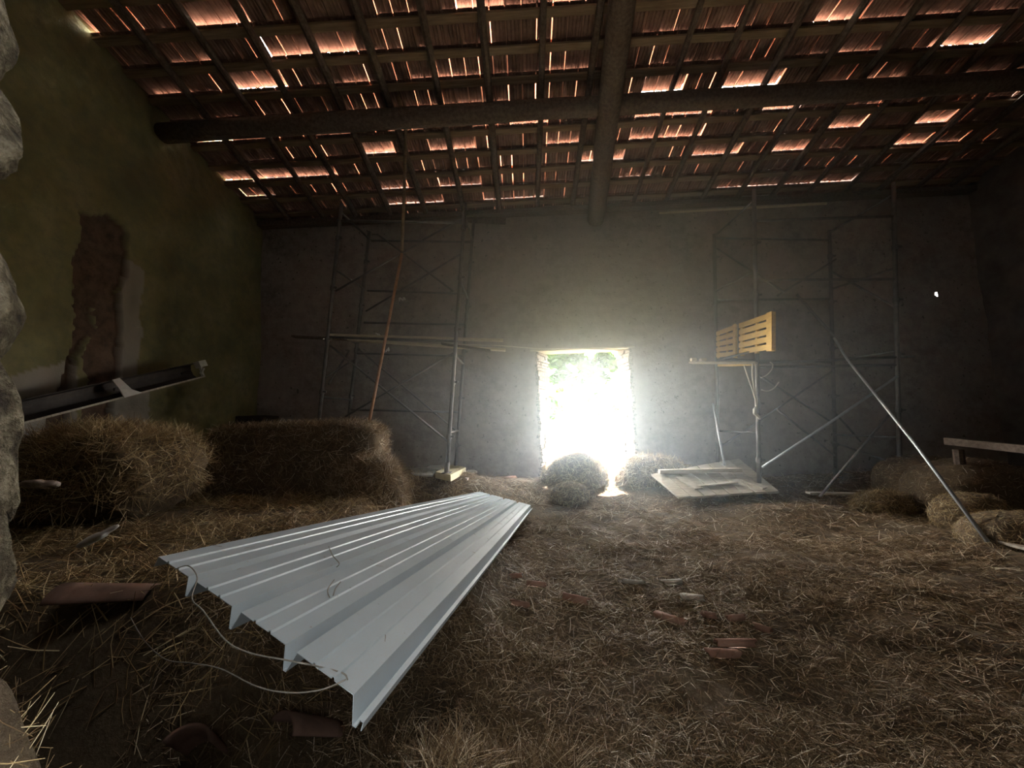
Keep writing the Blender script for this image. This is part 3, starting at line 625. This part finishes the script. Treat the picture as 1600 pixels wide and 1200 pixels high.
# ------------------------------------------------------------------ white ribbed sheet
S = .92
def cr(px, py, t):                                    # camera-frame ray scaled by t (per pixel unit)
    return CAM + RM @ Vector(((px-800)*t, -(py-600)*t, -F*t))
k_ = .000784*S; tn = 1.748*k_; sn = 2.748*k_; ml = 6.35*tn
NR = cr(575, 1103, tn); NL = cr(248, 870, sn)
FR = cr(833, 791, tn+ml); FL = cr(750, 768, .0113*S*1.06)
FL = NL+(FR-NR)*1.0
nrm = (FL-NL).cross(NR-NL).normalized()
if nrm.z < 0: nrm = -nrm
prof = []; u = 0.0; flat = .205; ch = (1-4*flat)/4
prof.append((-.006, -.03)); prof.append((0, 0))
for k in range(4):
    for a in (.33, .66):
        prof += [(u+flat*a-.007, 0), (u+flat*a-.0035, .005), (u+flat*a+.0035, .005), (u+flat*a+.007, 0)]
    u += flat; prof += [(u, 0), (u+ch*.42, -.046), (u+ch*.60, -.046)]
    if k < 3: prof.append((u+ch*1.0, -.002)); prof.append((u+ch, 0))
    else: prof += [(u+ch*.75, -.03), (u+ch, -.03), (u+ch, -.045)]
    u += ch
nv = 24; v = []; f = []
for i in range(nv+1):
    t = i/nv; A = NL.lerp(FL, t); B = NR.lerp(FR, t)
    for (a, h_) in prof:
        p = A+(B-A)*a+nrm*(h_+.006*math.sin(t*5+a*3)); v.append(tuple(p))
K = len(prof)
for i in range(nv):
    for q in range(K-1): f.append((i*K+q, i*K+q+1, (i+1)*K+q+1, (i+1)*K+q))
sheet = mesh_np('ribbed_sheet', v, f, M['sheet']); md = sheet.modifiers.new('thickness', 'SOLIDIFY'); md.thickness = .0018; md.offset = -1
tag(sheet, 'long white ribbed steel roofing sheet lying on the hay in the middle', 'roofing sheet')
def on_sheet(px, py, d=.004):
    dd = ray(px, py); n = nrm; t = (NL+n*d-CAM).dot(n)/dd.dot(n); return CAM+dd*t
print('SHEET', [tuple(round(q, 2) for q in p) for p in (NL, NR, FL, FR)], 'FLpix', proj(FL), 'slopes')
for p in (NL, NR, FL, FR): print('  ground under', round(gz_(p.x, p.y), 2), 'z', round(p.z, 2))
def line3(pts, name, r, lb, mat='twine', cat='twine'): return pole(name, smooth_path(pts, 6), r, mat, lb, cat, 6)
line3([on_sheet(272, 890, .008), on_sheet(294, 884, .02), on_sheet(308, 902, .012), PY(300, 935, 1.0)-Vector((0, .0, .0)), PY(318, 955, .95), PY(352, 1000, .9), PY(390, 1020, .86), PY(440, 1030, .8), PY(476, 1037, .76), on_sheet(500, 1042, .006), on_sheet(536, 1052, .006), on_sheet(543, 1062, .006)],
      'twine', .0016, 'pale twine sagging along the near end of the white sheet')
line3([PY(204, 965, 1.3), PY(225, 1000, 1.2), PY(258, 1030, 1.1), PY(300, 1036, 1.0), PY(345, 1045, .95), PY(400, 1072, .85), PY(450, 1082, .8), PY(500, 1078, .76), PY(540, 1062, .75)], 'twine', .0014, 'second grey twine looping lower in the dark below the sheet')
line3([on_sheet(513, 853, .003), on_sheet(520, 868, .02), on_sheet(530, 880, .02), on_sheet(526, 886, .003)], 'twine', .0018, 'short curl of twine standing on the middle of the white sheet, farther one')
line3([on_sheet(523, 905, .003), on_sheet(512, 922, .02), on_sheet(518, 936, .004), on_sheet(524, 920, .015), on_sheet(533, 908, .004)], 'twine', .0018, 'small loop of twine on the white sheet, nearer one')
x = rng.uniform(0.03, .97, 90); y = rng.uniform(.03, .97, 90)
P = np.array([tuple(NL+(NR-NL)*a+(FL-NL)*b+nrm*.004) for a, b in zip(x, y)]); tag(straws('straw_bits', P, np.tile(np.array(nrm), (90, 1)), rng.uniform(.01, .05, 90), np.full(90, .001), M['straw'], lift=.1), 'bits of straw fallen on the white sheet', 'straw', None, 'stuff')

# ------------------------------------------------------------------ trough by the left wall
t0, t1 = PX(14, 648, XL+.32), PX(312, 578, XL+.42)
tr_ = empty('metal_trough', (t0+t1)/2, 'long dark metal trough with a white end, sloping along the left wall above the bale', 'trough')
d = (t1-t0).normalized(); tow = Vector((-t0.x, -t0.y, 0)); tow = (tow-d*tow.dot(d)).normalized(); upv = d.cross(tow)
if upv.z < 0: upv = -upv
hh = .105; dp = .13
ends = (t0-d*.5, t1)
def ub(p): return [p+upv*hh+tow*.012, p+upv*(hh+.004), p+upv*hh*.9-tow*dp*.8, p+upv*hh*.3-tow*dp, p-upv*hh*.4-tow*dp, p-upv*hh*.92-tow*dp*.7, p-upv*hh*.98, p-upv*hh+tow*.03, p-upv*(hh-.012)+tow*.034]
A, B = ub(ends[0]), ub(ends[1]); n = len(A)
o = mesh_np('channel', A+B, [(i, i+1, n+i+1, n+i) for i in range(n-1)], M['dark_metal'], tr_); q = o.modifiers.new('thickness', 'SOLIDIFY'); q.thickness = .004
m = MB(); m.bar(ends[0]-upv*hh+tow*.03, ends[1]-upv*hh+tow*.03, .025, .02); m.build('lower_lip', M['grey_wood'], tr_)['label'] = 'pale lower lip'
m = MB(); p = ends[1]; m.box(p+upv*hh*.30-tow*.02-d*.03, d*.12, upv*hh*.85, tow*.09); m.bar(p+upv*hh*.5+tow*.03, p-upv*hh*.9+tow*.0+d*.01, .035, .025); m.bar(p+upv*hh*.1+tow*.04+d*.03, p-upv*hh*.55+tow*.03-d*.04, .03, .025)
m.build('end_cap', M['white_paint'], tr_, bevel=.003)['label'] = 'white end cap'
c = t0+d*((PX(186, 611, XL+.36)-t0).dot(d)); k_ = 1.45; m = MB()
m.add([c+upv*.078*k_-d*.035*k_+tow*.03, c+upv*.082*k_+d*.02*k_+tow*.03, c+upv*.03*k_+d*.03*k_+tow*.05, c-upv*.03*k_+d*.05*k_+tow*.06, c-upv*.075*k_+d*.11*k_+tow*.06, c-upv*.08*k_-d*.03*k_+tow*.06, c+upv*.0-d*.03*k_+tow*.05],
      [(0, 1, 2, 3, 4, 5, 6)]); o = m.build('bracket', M['white_paint'], tr_); q = o.modifiers.new('thickness', 'SOLIDIFY'); q.thickness = .012; o['label'] = 'pale greenish bracket'
m = MB()
for q in (.05, .5, .93):
    p = t0.lerp(t1, q)-tow*dp*.9; m.bar(p, Vector((XL-.02, p.y, p.z+.03)), .05, .03)
m.build('wall_bracket', M['dark_metal'], tr_)

# ------------------------------------------------------------------ blocks and boards at the left scaffold foot
def slabpix(name, pix, z, th, mat, lb, cat, par=None):
    """horizontal slab: outline pixels dropped on the plane z (top face)"""
    pts = []
    for (px, py) in pix:
        dd = ray(px, py); pts.append(CAM+dd*((z-CAM.z)/dd.z))
    n = len(pts); m = MB(); m.add(pts+[p-Vector((0, 0, th)) for p in pts], [tuple(range(n)), tuple(range(2*n-1, n-1, -1))]+[(i, n+i, n+(i+1) % n, (i+1) % n) for i in range(n)])
    o = m.build(name, M[mat], par, bevel=.004)
    return tag(o, lb, cat) if par is None else o
M['foam'] = simple('yellow_block', [(.3, (.58, .54, .36)), (.7, (.74, .70, .50))], 10, .9, .3, .004)
slabpix('foam_block', [(680, 737), (704, 742), (728, 730), (706, 726)], .615, .10, 'foam', 'pale yellow block under the front foot of the left scaffold', 'block')
slabpix('panel_offcut', [(620, 732), (668, 724), (684, 730), (676, 742), (650, 741)], .57, .03, 'white_paint', 'pale grey panel lying left of the yellow block', 'panel')
slabpix('panel_offcut', [(665, 731), (680, 722), (697, 725), (694, 733)], .61, .03, 'white_cloth', 'small bluish white panel behind the yellow block', 'panel')
slabpix('panel_offcut', [(716, 742), (736, 732), (746, 736), (730, 748)], .50, .03, 'rubble', 'pinkish white slab right of the yellow block', 'slab')
# boarded platform right of the doorway
bp = empty('board_platform', PY(1115, 745, 6.2), 'weathered door-like board panel lying tilted right of the doorway', 'board panel')
corners = [PY(1017, 741, 6.25), PY(1060, 777, 5.55), PY(1218, 767, 5.75), PY(1155, 716, 6.85), PY(1085, 716, 6.95)]
def pquad(u, v, h=0):                                  # u along the near edge, v away
    a = corners[1].lerp(corners[2], u); b = corners[0].lerp(corners[3]+Vector((0, 0, 0)), u); return a.lerp(b, v)+Vector((0, 0, h))
nb = 8
for i in range(nb):
    u0, u1 = i/nb+.004, (i+1)/nb-.004; m = MB(); h_ = rnd.uniform(-.004, .004)
    vv = [pquad(u0, 0, h_), pquad(u1, 0, h_), pquad(u1, 1, h_), pquad(u0, 1, h_)]; m.add(vv+[p-Vector((0, 0, .03)) for p in vv], [(0, 1, 2, 3), (7, 6, 5, 4), (0, 4, 5, 1), (1, 5, 6, 2), (2, 6, 7, 3), (3, 7, 4, 0)])
    m.build('board', M['grey_wood'], bp, bevel=.003)
def plank_on(a, b, wd, th, lb, mat='grey_wood', nm='loose_plank'): board(nm, a+Vector((0, 0, th/2+.01)), b+Vector((0, 0, th/2+.01)), wd, th, mat, lb, 'plank')
plank_on(PY(1030, 741, 6.25), PY(1158, 738, 6.25), .10, .06, 'thick pale plank lying across the far half of the boarded platform', 'pale_wood')
plank_on(PY(1062, 748, 6.1), PY(1092, 766, 5.75), .14, .02, 'short grey board lying askew on the left of the platform')
plank_on(PY(1085, 762, 5.85), PY(1150, 756, 5.95), .10, .02, 'short grey board lying crosswise at the middle of the platform')
plank_on(PY(1160, 752, 6.05), PY(1196, 766, 5.8), .14, .03, 'short grey board near the right corner of the platform')
# terracotta pieces
def tile_bit(px, py, Yg_, ang, L_, wd, lb, mat='terracotta', z=None, curve=.03):
    p = PY(px, py, Yg_); 
    dd = ray(px, py); best = min((abs((CAM+dd*(t/100)).z-gz_(*(CAM+dd*(t/100))[:2])), t/100) for t in range(40, 1100, 2))[1] if z is None else None
    p = CAM+dd*best if z is None else p
    n = 7; v = []; R_ = Matrix.Rotation(ang, 3, 'Z') @ Matrix.Rotation(rnd.uniform(-.2, .2), 3, 'X')
    for s_ in (0, 1):
        for k in range(n):
            a = -1+2*k/(n-1); w_ = wd*(1-.12*s_)+rnd.uniform(-.006, .006)
            v.append(p+R_ @ Vector(((s_-.5)*L_+rnd.uniform(-.012, .012), a*w_/2, curve*(1-a*a)+.018)))
    f = [(k, k+1, n+k+1, n+k) for k in range(n-1)]
    o = mesh_np('roof_tile_piece', v, f, M[mat], smooth=True); q = o.modifiers.new('thickness', 'SOLIDIFY'); q.thickness = .012; q.offset = 1
    tag(o, lb, 'tile fragment')
G = None
for a in ((900, 940, 3, -.5, .20, .08, 'pinkish curved tile fragment right of the sheet, the brightest one on the hay'),
          (838, 918, 3, -.3, .15, .07, 'pale pink tile fragment half buried between the sheet and the bright one'),
          (806, 905, 3, .2, .09, .05, 'tiny tile chip closest to the right edge of the white sheet'),
          (1150, 1012, 2, -.05, .22, .07, 'reddish tile fragment, upper of the pair lying lowest in the floor middle'),
          (1130, 1028, 2, -.1, .17, .07, 'brown tile fragment, lower of the pair lying lowest in the floor middle'),
          (1048, 972, 2.5, -.7, .20, .08, 'dull brown curved tile fragment left of the grey stone flakes'),
          (1108, 968, 2.5, -.5, .08, .06, 'small pointed tile chip in the middle of the floor litter'),
          (1192, 988, 2.5, -.8, .09, .05, 'small tile chip at the right of the floor litter'),
          (795, 748, 6, .2, .26, .12, 'pink tile fragment against the far wall left of the doorway', ),
          (780, 746, 6, .5, .22, .12, 'pink tile fragment leaning beside another left of the doorway'),
          (1150, 972, 3, .1, .12, .05, 'thin flat tile splinter in the floor litter above the reddish pair'),
          (812, 950, 3, -.4, .14, .05, 'narrow dark tile splinter just right of the white sheet')):
    tile_bit(a[0], a[1], a[2], a[3], a[4], a[5], a[6])
for a in ((1082, 936, 3, -.3, .15, .11, 'smooth pale grey stone flake in the middle of the floor'), (1050, 912, 3, .1, .16, .10, 'pale grey flake just beyond the smooth one'), (990, 912, 3, -.2, .16, .05, 'thin grey slat fragment on the floor left of the pale flakes')):
    tile_bit(*a, mat='grey_wood', curve=.012)
# near terracotta tiles in the dark pit under the sheet
def near_tile(px, py, Yd, rx_, ry_, rz_, L_, wd, lb):
    dd = ray(px, py); t_ = min((abs((CAM+dd*(t/100)).z-.015-gz_(*(CAM+dd*(t/100))[:2])), t/100) for t in range(60, 500, 2))[1]; p = CAM+dd*t_; R_ = Matrix.Rotation(rz_, 3, 'Z') @ Matrix.Rotation(ry_, 3, 'Y') @ Matrix.Rotation(rx_, 3, 'X'); v = []; n = 11
    for s_ in range(6):
        for k in range(n):
            a = -1.25+2.5*k/(n-1); w_ = wd*(1-.05*s_); v.append(p+R_ @ Vector(((s_/5-.5)*L_, math.sin(a)*w_/2, math.cos(a)*w_*.38)))
    f = [(s_*n+k, s_*n+k+1, (s_+1)*n+k+1, (s_+1)*n+k) for s_ in range(5) for k in range(n-1)]
    o = mesh_np('roof_tile', v, f, M['terracotta'], smooth=True); q = o.modifiers.new('thickness', 'SOLIDIFY'); q.thickness = .012; o.data.materials[0] = M['dimmed_tile']; tag(o, lb, 'roof tile')  # near tiles take the darkened clay for the shade they lie in
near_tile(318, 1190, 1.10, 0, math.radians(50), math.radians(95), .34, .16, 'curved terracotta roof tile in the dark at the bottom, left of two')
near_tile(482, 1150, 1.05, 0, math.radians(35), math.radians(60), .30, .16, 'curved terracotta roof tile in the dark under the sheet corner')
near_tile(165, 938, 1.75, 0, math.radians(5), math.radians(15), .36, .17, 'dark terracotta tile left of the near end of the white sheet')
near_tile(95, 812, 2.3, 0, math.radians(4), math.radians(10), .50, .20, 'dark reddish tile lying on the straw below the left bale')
# scraps on the left bank
def lump(name, px, py, Yd, r, ang, mat, lb, cat):
    c = PY(px, py, Yd); nu, nv = 28, 16; U_, V_ = np.meshgrid(np.linspace(0, 2*np.pi, nu, endpoint=False), np.linspace(-np.pi/2, np.pi/2, nv), indexing='ij')
    x = np.cos(U_)*np.cos(V_)*r[0]; y = np.sin(U_)*np.cos(V_)*r[1]; z = np.sin(V_)*r[2]; d = 1+.35*wav(x*30, y*30+z*30, 1.7, 2)+.25*wav(x*30+z*19, y*30, 4, 3)
    P = np.stack([x*d, y*d, z*d], -1).reshape(-1, 3) @ np.array(Matrix.Rotation(ang[2], 3, 'Z') @ Matrix.Rotation(ang[1], 3, 'Y')).T+np.array(c)
    i, j = np.meshgrid(np.arange(nu), np.arange(nv-1), indexing='ij'); a = (i*nv+j).ravel(); b = (((i+1) % nu)*nv+j).ravel()
    tag(mesh_np(name, P, np.stack([a, b, b+1, a+1], 1), M[mat], smooth=True), lb, cat)
lump('white_rag', 152, 838, 2.2, (.085, .028, .02), (0, -.5, .4), 'white_cloth', 'crumpled pale rag on the left hay bank near the sheet', 'rag')
lump('plaster_lump', 62, 756, 2.7, (.10, .05, .03), (0, .1, .3), 'rubble', 'pinkish plaster lump on the straw at the left edge', 'rubble')
lump('white_chip', 282, 746, 3.9, (.07, .03, .05), (0, -.6, .3), 'white_cloth', 'small white scrap between the two hay bales', 'rag')
# dark block behind the big bale, grey rail and floor board at right
m = MB(); p = PY(376, 668, 6.6); m.box(p+Vector((-.12, 0, -1.0)), (.55, 0, 0), (0, .4, 0), (0, 0, 1.2), .01); tag(m.build('feed_box', M['dark_metal'], bevel=.02), 'dark box behind the big bale against the far wall', 'box')
board('timber_rail', PY(1478, 689, 5.2), PY(1640, 706, 4.2), .06, .09, 'old_wood', 'dark timber rail sticking out from the right wall above the bales', 'rail')
m = MB(); a = PY(1490, 700, 5.1); m.tube(lerp_pts((a.x+.05, a.y, -.05), (a.x+.05, a.y, a.z-.02), 5), .05, 8, .1); tag(m.build('rail_post', M['old_wood']), 'dark post carrying the timber rail behind the right bales', 'post')
board('floor_board', PY(1548, 842, 3.95), PY(1640, 866, 3.6), .09, .025, 'grey_wood', 'narrow grey board on the floor beside the foot of the diagonal prop')
board('floor_board', PY(1262, 770, 5.9), PY(1340, 772, 5.9), .10, .03, 'grey_wood', 'grey board on the floor between the platform and the low hay pile')

# ------------------------------------------------------------------ the tree outside the doorway
tree = empty('tree', (3.4, 10.2, .1), 'bright green leafy tree whose branches hang into the doorway view from outside', 'tree')
m = MB(); top = Vector((3.4, 10.2, 4.6)); m.tube(smooth_path([(3.5, 10.3, .1), (3.45, 10.2, 2.0), (3.3, 10.1, 3.6), (3.0, 10.0, 4.8)], 5), [.16-.006*i for i in range(16)], 10, .08)
m.build('trunk', M['bark'], tree, smooth=True)
def leaf_cluster(px, py, Yd, r, n, out):
    c = PY(px, py, Yd)
    for _ in range(int(n*3.5)):
        while True:
            q = Vector((rnd.uniform(-1, 1), rnd.uniform(-1, 1), rnd.uniform(-1, 1)))
            if q.length < 1: break
        p = c+Vector((q.x*r, q.y*r*1.3, q.z*r*.8)); s_ = rnd.uniform(.075, .13)
        R_ = Matrix.Rotation(rnd.uniform(0, 6.28), 3, 'Z') @ Matrix.Rotation(rnd.uniform(.3, 1.4), 3, 'X') @ Matrix.Rotation(rnd.uniform(0, 6.28), 3, 'Z')
        pts = [(0, -1, 0), (.55, -.75, .05), (.95, -.1, .12), (.45, .05, .02), (.6, .7, .1), (0, 1.1, -.05), (-.6, .7, .1), (-.45, .05, .02), (-.95, -.1, .12), (-.55, -.75, .05), (0, 0, 0)]
        n0 = len(out[0]); out[0].extend([p+R_ @ (Vector(a)*s_) for a in pts]); out[1].extend([(n0+10, n0+i, n0+(i+1) % 10) for i in range(10)])
lv = ([], [])
for (px, py, r, n) in ((875, 562, .20, 60), (900, 558, .22, 80), (920, 575, .24, 90), (945, 562, .22, 70), (962, 570, .16, 40), (880, 585, .17, 45), (902, 600, .20, 70), (925, 608, .17, 55),
                       (868, 592, .12, 22), (940, 590, .16, 40), (930, 628, .11, 24), (912, 612, .12, 24), (938, 655, .12, 26), (945, 668, .08, 10), (930, 662, .08, 10), (966, 672, .11, 20), (862, 630, .10, 22), (861, 650, .07, 12), (872, 640, .07, 8),
                       (876, 610, .05, 4), (960, 640, .05, 4), (985, 560, .3, 60), (850, 560, .3, 60), (1000, 600, .3, 40), (900, 520, .5, 160), (960, 500, .6, 200), (850, 500, .6, 160)):
    leaf_cluster(px, py, 9.6+rnd.uniform(-.4, .4), r, n, lv)
mesh_np('foliage', lv[0], lv[1], M['leaf'], tree)
for pts in ([(1000, 470), (960, 530), (920, 575), (900, 600), (905, 620)], [(1000, 470), (975, 540), (945, 600), (938, 660)], [(960, 500), (900, 545), (870, 580), (862, 640)], [(1000, 480), (990, 580), (968, 670)]):
    m = MB(); pp = smooth_path([top+Vector((0, -.3, 0))]+[PY(*p, 9.6) for p in pts], 5); m.tube(pp, [.03*(1-i/len(pp))+.005 for i in range(len(pp))], 7, .1); m.build('branch', M['bark'], tree, smooth=True)

# ------------------------------------------------------------------ portals at the two openings, haze for the doorway bloom
portal('doorway_portal', ((ol+orr)/2, YB+WT+.01, ot/2), (math.radians(-90), 0, 0), orr-ol, ot)
portal('roof_gap_portal', ((HX0+HX1)/2+.1, (HY0+HY1)/2-.15, roof(.9)+.12), (0, 0, 0), HX1-HX0+.1, HY1-HY0+.3)
portal('opening_portal', ((OX0+OX1)/2, -.84, (OZ0+OZ1)/2), (math.radians(90), 0, 0), OX1-OX0, OZ1-OZ0)
nu, nv = 64, 32; U_, V_ = np.meshgrid(np.linspace(0, 2*np.pi, nu, endpoint=False), np.linspace(-np.pi/2, np.pi/2, nv), indexing='ij')
P = np.stack([1.2+4.6*np.cos(U_)*np.cos(V_), np.minimum(6.3+4.6*np.sin(U_)*np.cos(V_), YB+.02), 2.55+3.3*np.sin(V_)], -1).reshape(-1, 3)
i, j = np.meshgrid(np.arange(nu), np.arange(nv-1), indexing='ij'); a = (i*nv+j).ravel(); b = (((i+1) % nu)*nv+j).ravel()
hz = mesh_np('bloom_haze', P, np.stack([a, b, b+1, a+1], 1), None)
hm = bpy.data.materials.new('bloom_haze_volume'); hm.use_nodes = True; nt = hm.node_tree; nt.nodes.clear()  # haze added, thickest near the doorway, to imitate its lens bloom
vsn = nt.nodes.new('ShaderNodeVolumeScatter'); vsn.inputs['Density'].default_value = HAZE; vsn.inputs['Anisotropy'].default_value = .42; vsn.inputs['Color'].default_value = (.74, .90, 1, 1)
out = nt.nodes.new('ShaderNodeOutputMaterial'); nt.links.new(vsn.outputs[0], out.inputs['Volume']); hm.cycles.homogeneous_volume = False
htc = nt.nodes.new('ShaderNodeTexCoord'); hmp = nt.nodes.new('ShaderNodeMapping'); hmp.inputs['Location'].default_value = (-1.2/4.6, -6.3/4.6, -2.55/3.3); hmp.inputs['Scale'].default_value = (1/4.6, 1/4.6, 1/3.3)
hln = nt.nodes.new('ShaderNodeVectorMath'); hln.operation = 'LENGTH'; hmr = nt.nodes.new('ShaderNodeMapRange'); hmr.interpolation_type = 'SMOOTHSTEP'
hmr.inputs[1].default_value = 0.15; hmr.inputs[2].default_value = 1.0; hmr.inputs[3].default_value = HAZE; hmr.inputs[4].default_value = 0.0
nt.links.new(htc.outputs['Object'], hmp.inputs[0]); nt.links.new(hmp.outputs[0], hln.inputs[0]); nt.links.new(hln.outputs['Value'], hmr.inputs[0]); nt.links.new(hmr.outputs[0], vsn.inputs['Density'])
hz.data.materials.append(hm); tag(hz, 'added haze that makes the bright bloom around the doorway', 'haze', None, 'stuff')
